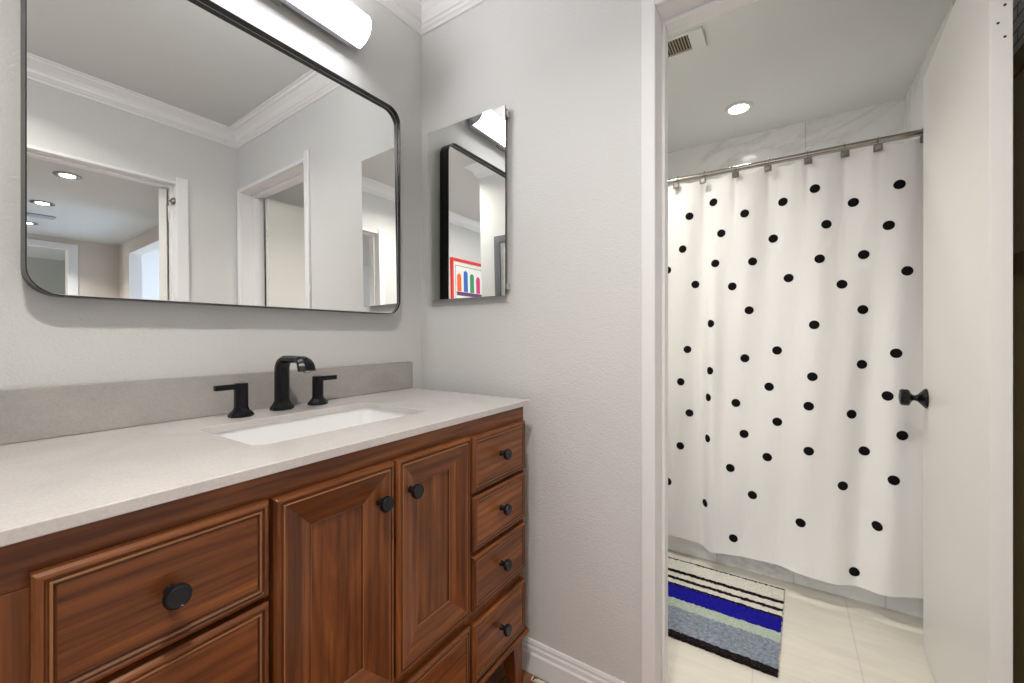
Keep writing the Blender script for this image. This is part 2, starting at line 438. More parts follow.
# far hall doorway
casing(27, [(FX0-.07, FX0, HYF, HYF+.018, 0, 2.12), (FX1, FX1+.07, HYF, HYF+.018, 0, 2.12), (FX0, FX1, HYF, HYF+.018, 2.06, 2.12)])

# ------------------------------------------------------------------ bathroom door (door_1), open into the bathroom
ang = math.atan2(-.038, .709)
d1 = MB().box(0, .71, -.034, 0, .012, 2.022).build('door_1', M['door'], None, 0.002)
d1.location = (1.323, -.370, 0); d1.rotation_euler = (0, 0, ang); struct(d1, 'white slab bathroom door standing open past the doorway')
def knob_set(parent, x, z, side):
    s = side; y0 = 0 if s > 0 else -.034
    pr = [(.034, 0), (.0345, .003), (.031, .008), (.020, .017), (.012, .024), (.0095, .030), (.0105, .036), (.017, .041), (.026, .045), (.0285, .050), (.0285, .064), (.025, .069), (.012, .071), (0, .071)]
    b = MB().lathe([(r, t) for r, t in pr], (x, y0, z), (0, s, 0), 12, 0, False)
    return b.build('door_knob', M['black'], parent, 0.0012)
knob_set(d1, .645, .897, 1); knob_set(d1, .645, .897, -1)
for (yy, zz) in ((-.022, 1.820), (-.012, 1.785), (-.022, 1.752)):
    MB().lathe([(.0026, 0), (.0026, .0008)], (-.0004, yy, zz), (-1, 0, 0), 10).build('screw_hole', M['dark'], d1)

# hall door (door_2), swung open into the hall
d2 = MB().box(0, .035, -.76, 0, .012, 1.985).build('door_2', M['door'], None, 0.002)
d2.location = (SX1-.048, YS-.10, 0); d2.rotation_euler = (0, 0, R(22)); struct(d2, 'white hall door swung wide open into the hall')
MB().lathe([(.009, 0), (.009, .09)], (.046, .004, 1.80), (0, 0, 1), 12).build('door_hinge', M['steel'], d2)
MB().lathe([(.009, 0), (.009, .09)], (.046, .004, .25), (0, 0, 1), 12).build('door_hinge', M['steel'], d2)
# catch on the jamb
tag(MB().lathe([(.021, 0), (.021, .006), (.015, .014), (.006, .018), (.006, .026)], (SX1, YS-.020, 1.905), (-1, 0, 0), 18).build('door_catch', M['steel']),
    'small round metal catch high on the hall door jamb', 'catch')

# ------------------------------------------------------------------ vanity
VX0, VX1, VF, VZ = 0.055, 1.112, 0.690, 0.895
van = thing('bathroom_vanity', 'brown stained wood vanity cabinet with raised drawers, doors and black knobs', 'vanity', (0.585, 0.95, 0))
def vl(b):   # world -> vanity local
    b.v = [(x-0.585, y-0.95, z) for x, y, z in b.v]; return b
b_ = MB()
b_.box(VX0, VX0+.018, VF+.02, 1.18, .17, VZ-.002, 1); b_.box(VX1-.018, VX1, VF+.02, 1.18, .17, VZ-.002, 1)   # sides
b_.box(VX0+.018, VX1-.018, VF+.02, 1.18, .17, .188, 1)                                             # bottom
b_.box(VX0+.018, VX1-.018, 1.168, 1.18, .188, VZ-.002, 1)                                          # back
# face frame
b_.box(VX0, VX1, VF, VF+.02, .838, VZ-.002, 0)
b_.box(VX0, VX1, VF, VF+.02, .17, .205, 0)
for x0, x1 in ((VX0, .092), (.326, .346), (.818, .846), (1.084, VX1)): b_.box(x0, x1, VF, VF+.02, .205, .838, 1)
b_.box(.092, .326, VF, VF+.02, .365, .395, 0); b_.box(.346, .818, VF, VF+.02, .365, .395, 0); b_.box(.846, 1.084, VF, VF+.02, .355, .395, 0)
for z in (.695, .54): b_.box(.846, 1.084, VF, VF+.02, z-.012, z+.008, 0); b_.box(.092, .326, VF, VF+.02, z-.012, z+.008, 0)
b_.box(.092, 1.084, VF+.02, VF+.024, .205, .838, 2)
vl(b_).build('carcass', [M['wood_h'], M['wood_v'], M['glaze']], van, 0.0012, 2, weld=False)
# base moulding
prof = [(VF, .192), (VF-.010, .192), (VF-.016, .187), (VF-.016, .180), (VF-.010, .174), (VF-.004, .171), (VF-.004, .165), (VF, .163)]
b_ = MB().prism(prof, 'x', VX0-.012, VX1+.010, 0)
b_.box(VX1, VX1+.010, VF+.002, 1.18, .171, .192); b_.box(VX0-.012, VX0, VF+.002, 1.18, .171, .192)
vl(b_).build('base_moulding', M['wood_h'], van, 0.001)
for lx, sx in ((VX0+.002, 1), (VX1-.002, -1)):
    for ly, sy in ((VF+.002, 1), (1.178, -1)):
        def sq(t, wd, z):
            return [(lx, ly, z), (lx+sx*wd, ly, z), (lx+sx*wd, ly+sy*wd, z), (lx, ly+sy*wd, z)]
        b_ = MB().loft([sq(0, .050, .170), sq(0, .050, .150), sq(0, .034, 0.0)], 0, False)
        vl(b_).build('leg', M['wood_v'], van, 0.002)

def front(name, x0, x1, z0, z1, rings, y0=VF, pale_edge=()):
    """raised front made of concentric mitred rings; rings: (inset, height out of the face); grain runs along each member"""
    b = MB(); loops = []
    for ins, h in rings:
        loops.append([(x0+ins, y0-h, z0+ins), (x1-ins, y0-h, z0+ins), (x1-ins, y0-h, z1-ins), (x0+ins, y0-h, z1-ins)])
    for i in range(len(loops)-1):
        gl = 2 if rings[i+1][1] < rings[i][1] - .0015 and abs(rings[i+1][0]-rings[i][0]) < .0025 else (3 if i in pale_edge else None)
        for k in range(4):
            mi = gl if gl is not None else (0 if k in (0, 2) else 1)
            b.add([loops[i][k], loops[i][(k+1) % 4], loops[i+1][(k+1) % 4], loops[i+1][k]], [(0, 1, 2, 3)], mi)
    b.add(loops[-1], [(0, 1, 2, 3)], 1 if name == 'door' else 0)
    b.add(loops[0], [(3, 2, 1, 0)], 0)
    o = vl(b).build(name, [M['wood_h'], M['wood_v'], M['glaze'], M['pale_edge']], van, 0.0007, 2, recalc=True)
    return o
def knob(parent, x, z, y=VF-.018):
    prof = [(.0085, 0), (.0075, .003), (.006, .010), (.0065, .015), (.0145, .018), (.0168, .021), (.0170, .027), (.0155, .0300), (.0140, .0305), (.0135, .0298), (0, .0298)]
    prof = [(a_*.9, t_*.95) for a_, t_ in prof]
    b = MB().lathe(prof, (x, y, z), (0, -1, 0), 32)
    return vl(b).build('knob', M['knob'], parent)
drw = [(0, 0), (0, .013), (.003, .017), (.006, .018), (.0085, .018), (.0100, .0150), (.0115, .0150), (.0125, .0175), (.0155, .0175), (.0170, .0145), (.0185, .0165)]
dr = [(.702, .849), (.550, .692), (.394, .536), (.206, .360)]
for z0, z1 in dr:
    o = front('drawer', .841, 1.098, z0, z1, drw, VF, (7,)); knob(o, .965, (z0+z1)/2+.004, VF-.0165)
for z0, z1 in dr:
    if z0 in (.206,): continue
for z0, z1, kx in ((.705, .854, .208), (.394, .697, .208), (.206, .360, .208)):
    o = front('drawer', .088, .334, z0, z1, drw, VF, (7,)); knob(o, kx, (z0+z1)/2-.001, VF-.0165)
dor = [(0, 0), (0, .013), (.003, .0175), (.0055, .0185), (.0085, .0185), (.0100, .0155), (.0115, .0155), (.0130, .0190), (.0150, .0195), (.066, .0050), (.0675, .0055), (.0685, .0045), (.0690, .0010), (.0705, .0010)]
for x0, x1, kx in ((.341, .582, .546), (.589, .830, .627)):
    o = front('door', x0, x1, .397, .853, dor, VF, (7, 10)); knob(o, kx, .781, VF-.013)
o = front('drawer', .339, .829, .206, .367, drw, VF, (7,)); knob(o, .584, .29, VF-.0165)

# ------------------------------------------------------------------ countertop, backsplash, sink
def rrect(x0, x1, y0, y1, r, z, n=6):
    p = []
    for cx, cy, a0 in ((x1-r, y1-r, 0), (x0+r, y1-r, 90), (x0+r, y0+r, 180), (x1-r, y0+r, 270)):
        for k in range(n+1):
            a = R(a0 + 90*k/n); p.append((cx+r*math.cos(a), cy+r*math.sin(a), z))
    return p
CX0, CX1, CY0, CY1 = 0.045, 1.120, 0.671, 1.218
SKX0, SKX1, SKY0, SKY1 = .372, .803, .797, 1.058
bm = bmesh.new()
def ringface(z, up):
    inner = rrect(SKX0, SKX1, SKY0, SKY1, .028, z)
    n = 7
    iv = [bm.verts.new(p) for p in inner]
    ov = [bm.verts.new((x, y, z)) for x, y in ((CX1, CY1), (CX0, CY1), (CX0, CY0), (CX1, CY0))]
    for c in range(4):
        for k in range(n-1):
            bm.faces.new([ov[c], iv[c*n+k+1], iv[c*n+k]])
        bm.faces.new([ov[c], ov[(c+1) % 4], iv[((c+1) % 4)*n], iv[c*n+n-1]])
    return iv, ov
iT, oT = ringface(.912, 1); iB, oB = ringface(.895, 0)
for A, B in ((iT, iB), (oT, oB)):
    for k in range(len(A)): bm.faces.new([A[k], A[(k+1) % len(A)], B[(k+1) % len(A)], B[k]])
bmesh.ops.recalc_face_normals(bm, faces=bm.faces)
me = bpy.data.meshes.new('countertop'); bm.to_mesh(me); bm.free(); me.materials.append(M['quartz'])
ct = bpy.data.objects.new('countertop', me); COL.objects.link(ct)
bv = ct.modifiers.new('bevel', 'BEVEL'); bv.width = .0015; bv.segments = 2; bv.limit_method = 'ANGLE'; bv.angle_limit = R(50)
tag(ct, 'pale warm grey stone slab on top of the brown vanity', 'countertop')
tag(MB().box(CX0, CX1+.004, 1.198, 1.218, .9125, 1.012).build('backsplash', M['quartz_shaded'], None, .001),
    'stone upstand strip, its grey shade painted in, along the wall behind the faucet', 'backsplash')
# undermount basin
loops = [rrect(SKX0-.02, SKX1+.02, SKY0-.02, SKY1+.02, .04, .8945), rrect(SKX0-.004, SKX1+.004, SKY0-.004, SKY1+.004, .03, .8945),
         rrect(SKX0-.004, SKX1+.004, SKY0-.004, SKY1+.004, .03, .880), rrect(SKX0+.004, SKX1-.004, SKY0+.004, SKY1-.004, .032, .80),
         rrect(SKX0+.012, SKX1-.012, SKY0+.012, SKY1-.012, .036, .775), rrect(SKX0+.035, SKX1-.035, SKY0+.035, SKY1-.035, .04, .762),
         rrect(SKX0+.10, SKX1-.10, SKY0+.08, SKY1-.08, .03, .757)]
b_ = MB().loft(loops, 0, True, cap=False); b_.add(loops[-1], [tuple(range(len(loops[-1])))], 0, True)
outer = [rrect(SKX0-.02, SKX1+.02, SKY0-.02, SKY1+.02, .04, z) for z in (.8945, .88)] + [rrect(SKX0-.008, SKX1+.008, SKY0-.008, SKY1+.008, .04, .74)]
b_.loft(outer, 0, True, cap=False); b_.add(outer[-1], [tuple(range(len(outer[-1])))], 0)
sk = b_.build('sink_basin', M['porcelain'])
tag(sk, 'white rectangular undermount basin set into the stone slab', 'sink')
MB().lathe([(.022, 0), (.022, .002), (.018, .003), (.016, .001), (0, .001)], ((SKX0+SKX1)/2, (SKY0+SKY1)/2+.03, .757), (0, 0, 1), 24).build('drain', M['black'], sk)

# ------------------------------------------------------------------ faucet
def octo(cx, cy, z, rx, ry=None, ch=.62):
    ry = ry or rx
    c = ch
    return [(cx+rx, cy-ry*c*.7, z), (cx+rx, cy+ry*c*.7, z), (cx+rx*c*.7, cy+ry, z), (cx-rx*c*.7, cy+ry, z), (cx-rx, cy+ry*c*.7, z), (cx-rx, cy-ry*c*.7, z), (cx-rx*c*.7, cy-ry, z), (cx+rx*c*.7, cy-ry, z)]
def sect(c, t, u, a, bb_, k=.62):
    """octagon of half sizes a (along u) and bb_ (along t x u) at c"""
    c = Vector(c); t = Vector(t).normalized(); u = Vector(u).normalized(); w_ = t.cross(u)
    pts = [(1, -k*.7), (1, k*.7), (k*.7, 1), (-k*.7, 1), (-1, k*.7), (-1, -k*.7), (-k*.7, -1), (k*.7, -1)]
    return [c + u*(a*p) + w_*(bb_*q) for p, q in pts]
FXc, FYc = .598, 1.143
fa = thing('faucet', 'matte black arched faucet spout standing behind the basin', 'faucet', (FXc, FYc, .912))
U = (1, 0, 0)
L = [sect((0, 0, .0005), (0, 0, 1), U, .0275, .0255), sect((0, 0, .005), (0, 0, 1), U, .0275, .0255), sect((0, 0, .009), (0, 0, 1), U, .026, .024), sect((0, 0, .018), (0, 0, 1), U, .0205, .0175), sect((0, 0, .024), (0, 0, 1), U, .0185, .0165)]
MB().loft(L, 0, False).build('base', M['black'], fa, .0008)
L = [sect((0, 0, .022), (0, 0, 1), U, .0175, .0155), sect((0, 0, .108), (0, 0, 1), U, .0175, .0145)]
Rb = .030
for k in range(1, 8):
    a = R(90*k/8)
    L.append(sect((0, -Rb+Rb*math.cos(a), .108+Rb*math.sin(a)), (0, -math.sin(a), math.cos(a)), U, .0175, .0145-.0055*k/8))
L.append(sect((0, -Rb, .138), (0, -1, 0), U, .0175, .009))
L.append(sect((0, -.092, .138), (0, -1, 0), U, .0178, .0085))
for k in range(1, 7):
    a = R(70*k/6); rr = .026
    L.append(sect((0, -.092-rr*math.sin(a), .138-rr+rr*math.cos(a)), (0, -math.cos(a), -math.sin(a)), U, .0180+.0035*k/6, .0090+.0015*k/6))
L.append(sect((0, -.1215, .1095), (0, -.2, -1), U, .0218, .0108))
MB().loft(L, 0, False).build('spout', M['black'], fa, .001)
MB().lathe([(.009, 0), (.009, .003), (.007, .0035), (.007, .001), (0, .001)], (0, -.1215, .1092), (0, -.2, -1), 16).build('aerator', M['steel'], fa)
def handle(x, y, s, label):
    h = thing('lever_tap', label, 'tap', (x, y, .912), 'black lever taps beside the faucet spout')
    L = [sect((0, 0, z), (0, 0, 1), U, a, b) for z, a, b in ((.0005, .026, .024), (.005, .026, .024), (.008, .0245, .0225), (.017, .0165, .0155), (.023, .0148, .0138))]
    MB().loft(L, 0, False).build('base', M['black'], h, .0008)
    L = [sect((0, 0, z), (0, 0, 1), U, a, a) for z, a in ((.022, .0142), (.078, .0142), (.083, .0135))]
    MB().loft(L, 0, False).build('post', M['black'], h, .001)
    b = MB().box(*(sorted((s*.010, s*.058))), -.0065, .0065, .0685, .0815)
    b.build('lever', M['black'], h, .0015)
    return h
handle(.490, 1.128, -1, 'black lever tap left of the spout, its lever pointing left')
handle(.700, 1.140, 1, 'black lever tap right of the spout, its lever pointing right')

# ------------------------------------------------------------------ wall mirror over the vanity
def rr2(x0, x1, z0, z1, r, n=10):
    return [(x, z) for x, z, _ in rrect(x0, x1, z0, z1, r, 0, n)]
MX0, MX1, MZ0, MZ1 = .145, 1.037, 1.189, 1.929
mcx, mcz = (MX0+MX1)/2, MZ0
mir = thing('wall_mirror', 'large mirror with thin deep black rounded frame above the vanity', 'mirror', (mcx, 1.2175, mcz), None, (0, 0, 0))
Wd, Ht = MX1-MX0, MZ1-MZ0
def loop(ins, y, r):
    return [(x, y, z) for x, z in rr2(-Wd/2+ins, Wd/2-ins, ins, Ht-ins, r)]
fd = .048
L = [loop(0, 0, .05), loop(0, -fd, .05), loop(.0018, -fd, .0485), loop(.0018, 0, .0485)]
b_ = MB(); n = len(L[0])
allv = [p for l in L for p in l]; ff = []
for i in range(len(L)):
    for k in range(n):
        j = (i+1) % len(L)
        ff.append((i*n+k, i*n+(k+1) % n, j*n+(k+1) % n, j*n+k))
b_.add(allv, ff, 0, True)
fr = b_.build('frame', M['frame'], mir)
TILT = .0125; PSI = -.0075
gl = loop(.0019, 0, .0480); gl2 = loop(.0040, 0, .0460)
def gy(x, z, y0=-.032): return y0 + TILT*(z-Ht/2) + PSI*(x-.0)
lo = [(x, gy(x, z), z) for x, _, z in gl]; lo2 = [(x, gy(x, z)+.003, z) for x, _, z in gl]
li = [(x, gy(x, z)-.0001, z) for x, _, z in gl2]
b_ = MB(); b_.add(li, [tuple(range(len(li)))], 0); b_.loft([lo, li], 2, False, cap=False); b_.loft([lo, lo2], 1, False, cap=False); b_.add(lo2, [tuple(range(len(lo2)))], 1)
b_.build('mirror_glass', [M['glass'], M['silver_edge'], new_mat('pale_rim_reflection', (.6, .6, .64), .3)], mir)  # pale rim colour stands in for the bright wall reflected in the bevel

# small mirror on the right wall
sm = thing('medicine_cabinet', 'small frameless mirror cabinet on the wall beside the doorway', 'mirror cabinet', (XR, .98, 1.25))
Y0, Y1 = .7965-.98, 1.163-.98
MB().box(-.0125, -.0008, Y0+.004, Y1-.008, .008, .645).build('cabinet_box', M['chrome'], sm, .001)
b_ = MB(); fx = -.0250
b_.add([(fx, Y0, 0), (fx, Y1, 0), (fx, Y1, .648), (fx, Y0, .648)], [(0, 1, 2, 3)], 0)
b_.add([(fx, Y0, 0), (fx, Y1, 0), (fx, Y1, .648), (fx, Y0, .648), (-.0200, Y0, 0), (-.0200, Y1, 0), (-.0200, Y1, .648), (-.0200, Y0, .648)],
       [(0, 4, 5, 1), (1, 5, 6, 2), (2, 6, 7, 3), (3, 7, 4, 0), (7, 6, 5, 4)], 1)
b_.build('mirror_door', [M['glass'], M['silver_edge']], sm)
MB().box(-.0198, -.0127, Y0+.002, Y1-.012, .012, .640).build('door_backing', M['dark'], sm)
for z in (.610, .02):
    MB().box(-.020, -.001, Y0-.006, Y0+.010, z, z+.022).build('hinge', M['chrome'], sm, .002)

# ------------------------------------------------------------------ vanity light bar
LX0, LX1 = .335, .872
lb = thing('vanity_light', 'long lit white vanity light bar on a chrome mount above the mirror', 'wall light', (.6, YN, 2.115))
cy, cz = -.045, .0
def half(ryy, rzz, n=16, y_off=0): return [(cy + y_off - ryy*math.sin(math.pi*k/n), cz - rzz*math.cos(math.pi*k/n)) for k in range(n+1)]
b_ = MB().prism(half(.058, .052), 'x', LX0-.6+.004, LX1-.6-.004, 0, True); b_.build('diffuser', M['bar'], lb)
b_ = MB().box(LX0-.6, LX1-.6, cy+.0002, cy+.020, -.056, .056); b_.build('back_channel', new_mat('satin_channel', (.36, .36, .38), .35, .9), lb, .001)
for x in (LX0-.6, LX1-.6-.004):
    b_ = MB().prism([(cy+.0001, -.055)] + half(.0595, .0535) + [(cy+.0001, .055)], 'x', x, x+.004); b_.build('end_cap', M['chrome'], lb)
b_ = MB().box(-.06, .028, -.027, -.0008, -.054, .054); b_.build('wall_plate', M['chrome'], lb, .002)

# ------------------------------------------------------------------ tub, tiled apron, rod, hooks, curtain
tub = thing('bathtub', 'white bathtub behind the dotted curtain with tiled front below it', 'bathtub', (TUBX, .2, 0))
def tl(b): b.v = [(x-TUBX, y-.2, z) for x, y, z in b.v]; return b
o = MB().box(TUBX, TUBX+.04, BYS+.002, BYN-.002, 0.001, .44)
o.build('tiled_apron', M['tile_apron'], None); apr = bpy.data.objects['tiled_apron']; apr.parent = tub; apr.matrix_parent_inverse = Matrix.Translation((-TUBX, -.2, 0))
tx0, tx1, ty0, ty1 = TUBX+.042, BXW-.004, BYS+.004, BYN-.004
loops = [rrect(tx0, tx1, ty0, ty1, .01, .005), rrect(tx0, tx1, ty0, ty1, .01, .455), rrect(tx0+.06, tx1-.06, ty0+.08, ty1-.08, .12, .455),
         rrect(tx0+.075, tx1-.075, ty0+.1, ty1-.1, .12, .43), rrect(tx0+.12, tx1-.12, ty0+.18, ty1-.2, .12, .10), rrect(tx0+.2, tx1-.2, ty0+.3, ty1-.3, .08, .08)]
b_ = MB().loft(loops, 0, True, cap=False); b_.add(loops[-1], [tuple(range(len(loops[-1])))], 0); b_.add(loops[0], [tuple(range(len(loops[0])))], 0)
tl(b_).build('basin', M['porcelain'], tub)
struct(MB().box(TUBX, BXW-.001, BYS, BYS+.010, .46, H-.001).build('wall_tub_right_tile', M['tile_wall']))

RX, RZ = 2.20, 1.894
rod = thing('shower_rod', 'straight brushed metal shower curtain rod across the tub', 'curtain rod', (RX, .2, RZ))
MB().tube([(0, BYS-.2+.001, 0), (0, BYN-.2-.001, 0)], .0125, 20).build('pole', M['steel'], rod)
for y, d in ((BYS-.2+.0005, 1), (BYN-.2-.0005, -1)):
    MB().lathe([(.030, 0), (.030, .004), (.018, .012), (.014, .018)], (0, y, 0), (0, d, 0), 24).build('flange', M['steel'], rod)

HY = [0.451, 0.328, 0.195, 0.061, -0.080, -0.205, -0.311, -0.440]
names = ['hook nearest the left door jamb', 'second hook from the left door jamb', 'third hook from the left door jamb', 'fourth hook from the left, under the wall light reflection',
         'fifth hook from the left door jamb', 'third hook from the open door', 'second hook from the open door', 'hook nearest the open door edge']
h0 = None
for i, y in enumerate(HY):
    if h0 is None:
        h0 = thing('shower_curtain_hook', '', 'curtain hook', (RX, y, RZ), 'square beaded hooks along the shower rod')
        pts = [(.0160*math.cos(R(a)), 0, .0160*math.sin(R(a))+.001) for a in range(-40, 196, 16)]
        pts = [(.002, 0, -.030), (.010, 0, -.020)] + pts + [(-.020, 0, -.012), (-.029, 0, -.026)]
        MB().tube(pts, .0013, 8).build('ring', M['steel'], h0)
        MB().box(-.0345, -.0285, -.0145, .0145, -.052, -.023).build('square_bead', M['bead'], h0, .003)
        MB().box(-.0358, -.0345, -.0085, .0085, -.046, -.029).build('bead_face', M['steel'], h0, .0005)
        hk = h0
    else:
        hk = copy_tree(h0); hk.location = (RX, y, RZ)
    hk.rotation_euler = (0, 0, R(random.uniform(-10, 10)))
    hk['label'] = 'square pewter curtain ' + names[i]

# curtain surface
def sig(t): return 1/(1+math.exp(-t))
def smooth(a, b, x):
    t = max(0, min(1, (x-a)/(b-a))); return t*t*(3-2*t)
CYL, CYR, CZT = .64, -.450, 1.870
def cx_(y, z):
    low = 1 - smooth(.9, 1.75, z)                 # 0 at the top, 1 lower down
    x = RX - .012 - .030*smooth(1.6, .5, z) if False else RX - .010 - .032*(1-smooth(.45, 1.5, z))
    x += (.056*sig((y-.322)/.011))*smooth(0, 1, (1.75-z)/.75) - .012*low*math.exp(-((y-.285)/.03)**2)
    # soft folds hanging from the hooks
    x += .008*math.sin(y*24+.6+.5*math.sin(z*2))*(.45+.55*(1-low)) + .009*math.sin(y*12.5-1.0+z*.8)*low + .003*math.sin(y*47+z*3)
    for hy in HY:
        x += .006*math.exp(-((y-hy-.02*(1.87-z))/.012)**2)*math.exp(-((1.87-z)/.16)**2)
    x += .018*low*math.exp(-((y+.26+.05*(z-.6))/.05)**2) - .010*low*math.exp(-((y+.34)/.05)**2)
    x += .016*(1-smooth(.1, .9, z))*math.sin((y*9)+(z*5))*.6
    return min(x, TUBX-.006)
def top_z(y):
    best = min(abs(y-h) for h in HY + [.575])
    return CZT - .011*min(1, best/.065)**1.6
def hem_z(y):
    return .098 + .006*math.sin(y*14+1) + (.018*smooth(-.33, -.45, y) if y < -.33 else 0) - .008*math.exp(-((y-.30)/.04)**2)
NU, NV = 240, 110
verts = []; faces = []
for j in range(NV+1):
    for i in range(NU+1):
        y = CYL + (CYR-CYL)*i/NU
        z = hem_z(y) + (top_z(y)-hem_z(y))*j/NV
        verts.append((cx_(y, z), y, z))
for j in range(NV):
    for i in range(NU):
        a = j*(NU+1)+i; faces.append((a, a+1, a+NU+2, a+NU+1))
cb = MB().add(verts, faces, 0, True)
cb.add([(x+.0012, y, z) for x, y, z in verts], [f[::-1] for f in faces], 0, True)
DOTS = []
def dots(ox, oy, s, lst): DOTS.extend((ox+x/s, oy+y/s) for x, y in lst)
dots(660, 170, 5.257, [(155,243),(281,170),(445,229),(646,168),(322,333),(595,361),(119,416),(290,491),(487,481),(40,527),(186,602),(380,612),(676,568)])
dots(790, 150, 4.55, [(113,176),(498,157),(288,239),(166,338),(449,343),(135,495),(335,476),(534,550),(236,611)])
dots(660, 300, 4.879, [(435,50),(246,115),(134,241),(414,284),(571,246),(242,345),(101,399),(532,423),(234,475),(144,551),(370,502),(572,594),(410,653),(231,675)])
dots(790, 300, 4.879, [(355,47),(118,121),(518,260),(350,314),(109,374),(475,468),(91,518),(301,557),(548,661)])
dots(660, 430, 4.879, [(99,77),(40,250),(343,185),(523,132),(451,317),(220,356),(358,528)])
dots(790, 430, 3.795, [(71,80),(281,79),(201,212),(394,191),(40,352),(330,364),(243,537)])
ca, sa = math.cos(YAW), math.sin(YAW)
centres = []
for px, py in DOTS:       # measured dot positions, carried onto the cloth
    r = (px-512)/415; u = (335.8-py)/415; d = (ca+r*sa, sa-r*ca, u); X = 2.17
    for _ in range(12):
        t = X/d[0]; X = .5*X + .5*cx_(t*d[1], 1.112+t*d[2])
    t = X/d[0]; centres.append((t*d[1], 1.112+t*d[2]))
centres += [(.60, 1.70), (.56, 1.52), (.61, 1.33), (.55, 1.12), (.60, .93), (.57, .72), (.60, .46), (.56, .27)]
for y0, z0 in centres:
    ring = []; K = 28
    def point(s, z):
        n = 8; y = y0
        for q in range(n):
            k = (cx_(y+.0005, z)-cx_(y-.0005, z))/.001; y += (s/n)/math.sqrt(1+k*k)
        return (y, z)
    vs_ = []; fs_ = []
    for rr_ in (0, .5, 1):
        for k in range(K if rr_ else 1):
            a = 2*math.pi*k/K; y, z = point(.0185*rr_*math.cos(a), z0+.0185*rr_*math.sin(a)*1.0)
            z = max(z, hem_z(y)+.001)
            vs_.append((cx_(y, z)-.0011, y, z))
    for k in range(K):
        fs_.append((0, 1+k, 1+(k+1) % K)); fs_.append((1+k, 1+K+k, 1+K+(k+1) % K, 1+(k+1) % K))
    cb.add(vs_, fs_, 1, True)
cur = cb.build('shower_curtain', [M['cloth'], M['dot']], None, 0, 2, weld=False, recalc=False)
tag(cur, 'white shower curtain scattered with black dots, hanging in front of the tub', 'shower curtain')

# ------------------------------------------------------------------ bath rug
RUY0, RUY1 = 0.004, .86
stripes = [(2.150, 2.142, 'rug_black'), (2.142, 2.050, 'rug_white'), (2.050, 2.026, 'rug_black'), (2.026, 1.990, 'rug_white'), (1.990, 1.968, 'rug_black'),
           (1.968, 1.938, 'rug_white'), (1.938, 1.925, 'rug_black'), (1.925, 1.826, 'rug_blue'), (1.826, 1.768, 'rug_mint'), (1.768, 1.624, 'rug_grey'), (1.624, 1.600, 'rug_black')]
mats = ['rug_black', 'rug_white', 'rug_blue', 'rug_mint', 'rug_grey']
rb = MB(); NY = 130
rnd = random.Random(3)
bounds = [s[0] for s in stripes] + [stripes[-1][1]]
def jit(i, k): return bounds[i] + rnd.uniform(-.0022, .0022)
rows = [[jit(i, k) for k in range(NY+1)] for i in range(len(bounds))]
ang_r = .030
for i, (xa, xb, mt) in enumerate(stripes):
    sub = max(1, int((xa-xb)/.012)); mi = mats.index(mt); vs_ = []; fs_ = []
    for q in range(sub+1):
        for k in range(NY+1):
            y = RUY0 + (RUY1-RUY0)*k/NY
            x = rows[i][k] + (rows[i+1][k]-rows[i][k])*q/sub
            zt = .014 + rnd.uniform(-.0015, .0015)
            yy = y + (rnd.uniform(-.003, .003) if k in (0, NY) else 0) + (2.15-x)*.030*(1-(y-RUY0)/(RUY1-RUY0))
            vs_.append((x, yy, zt))
    for q in range(sub):
        for k in range(NY):
            a = q*(NY+1)+k; fs_.append((a, a+1, a+NY+2, a+NY+1))
    rb.add(vs_, fs_, mi, False)
    for k0 in (0, NY):   # side skirts
        sv = [vs_[q*(NY+1)+k0] for q in range(sub+1)]; lo_ = [(x, y, .0008) for x, y, z in sv]
        rb.add(sv+lo_, [(q, q+1, sub+2+q, sub+1+q) for q in range(sub)], mats.index('rug_white') )
for i, sidx in ((0, 0), (len(bounds)-1, len(stripes)-1)):
    sv = [(rows[i][k], RUY0+(RUY1-RUY0)*k/NY + (2.15-rows[i][k])*.030*(1-k/NY), .014) for k in range(NY+1)]; lo_ = [(x, y, .0008) for x, y, z in sv]
    rb.add(sv+lo_, [(k, k+1, NY+2+k, NY+1+k) for k in range(NY)], mats.index(stripes[sidx][2]))
tag(rb.build('bath_rug', [M[m] for m in mats], None, 0, 2, weld=False, recalc=False), 'striped bath rug in white, black, royal blue and blue grey on the tile floor', 'rug')

# ------------------------------------------------------------------ bathroom ceiling: light and vent
def downlight(x, y, label, r=.050, power=10, col=(1, .95, .88), name='recessed_light', group=None, H=H, r2=None, spread=None):
    t = thing(name, label, 'ceiling light', (x, y, H), group)
    MB().lathe([(r+.022, -.0005), (r+.022, -.004), (r+.008, -.007), (r, -.006), ((r2 or r), -.0015), ((r2 or r), -.0005)], (0, 0, 0), (0, 0, 1), 32).build('trim_ring', M['steel'] if r2 else M['ceil'], t)
    MB().lathe([((r2 or r)-.001, -.0008), ((r2 or r)-.001, -.0075)], (0, 0, 0), (0, 0, 1), 32).build('lens', M['lamp'], t)
    area('downlight', (x, y, H-.010), (0, 0, 0), r*2, r*2, power, col, 'DISK', spread or R(125))
    return t
downlight(2.655, .220, 'lit round recessed light in the bathroom ceiling', .050, P_BATH)
downlight(1.62, .66, 'added recessed fill light in the bathroom nearer the doorway, above the rug', .050, P_BATH_FILL)  # hidden downlight added to brighten curtain, rug and door
vt = thing('ceiling_vent', 'white exhaust vent with a dark slatted grille in the bathroom ceiling', 'vent', (1.925, .42, H))
b_ = MB(); vx0, vx1, vy0, vy1 = -.060, .065, -.132, .16
gx0, gx1, gy0, gy1 = -.056, .052, -.075, .12
for bx in ((vx0, gx0, vy0, vy1), (gx1, vx1, vy0, vy1), (gx0, gx1, vy0, gy0), (gx0, gx1, gy1, vy1)): b_.box(bx[0], bx[1], bx[2], bx[3], -.014, -.0005)
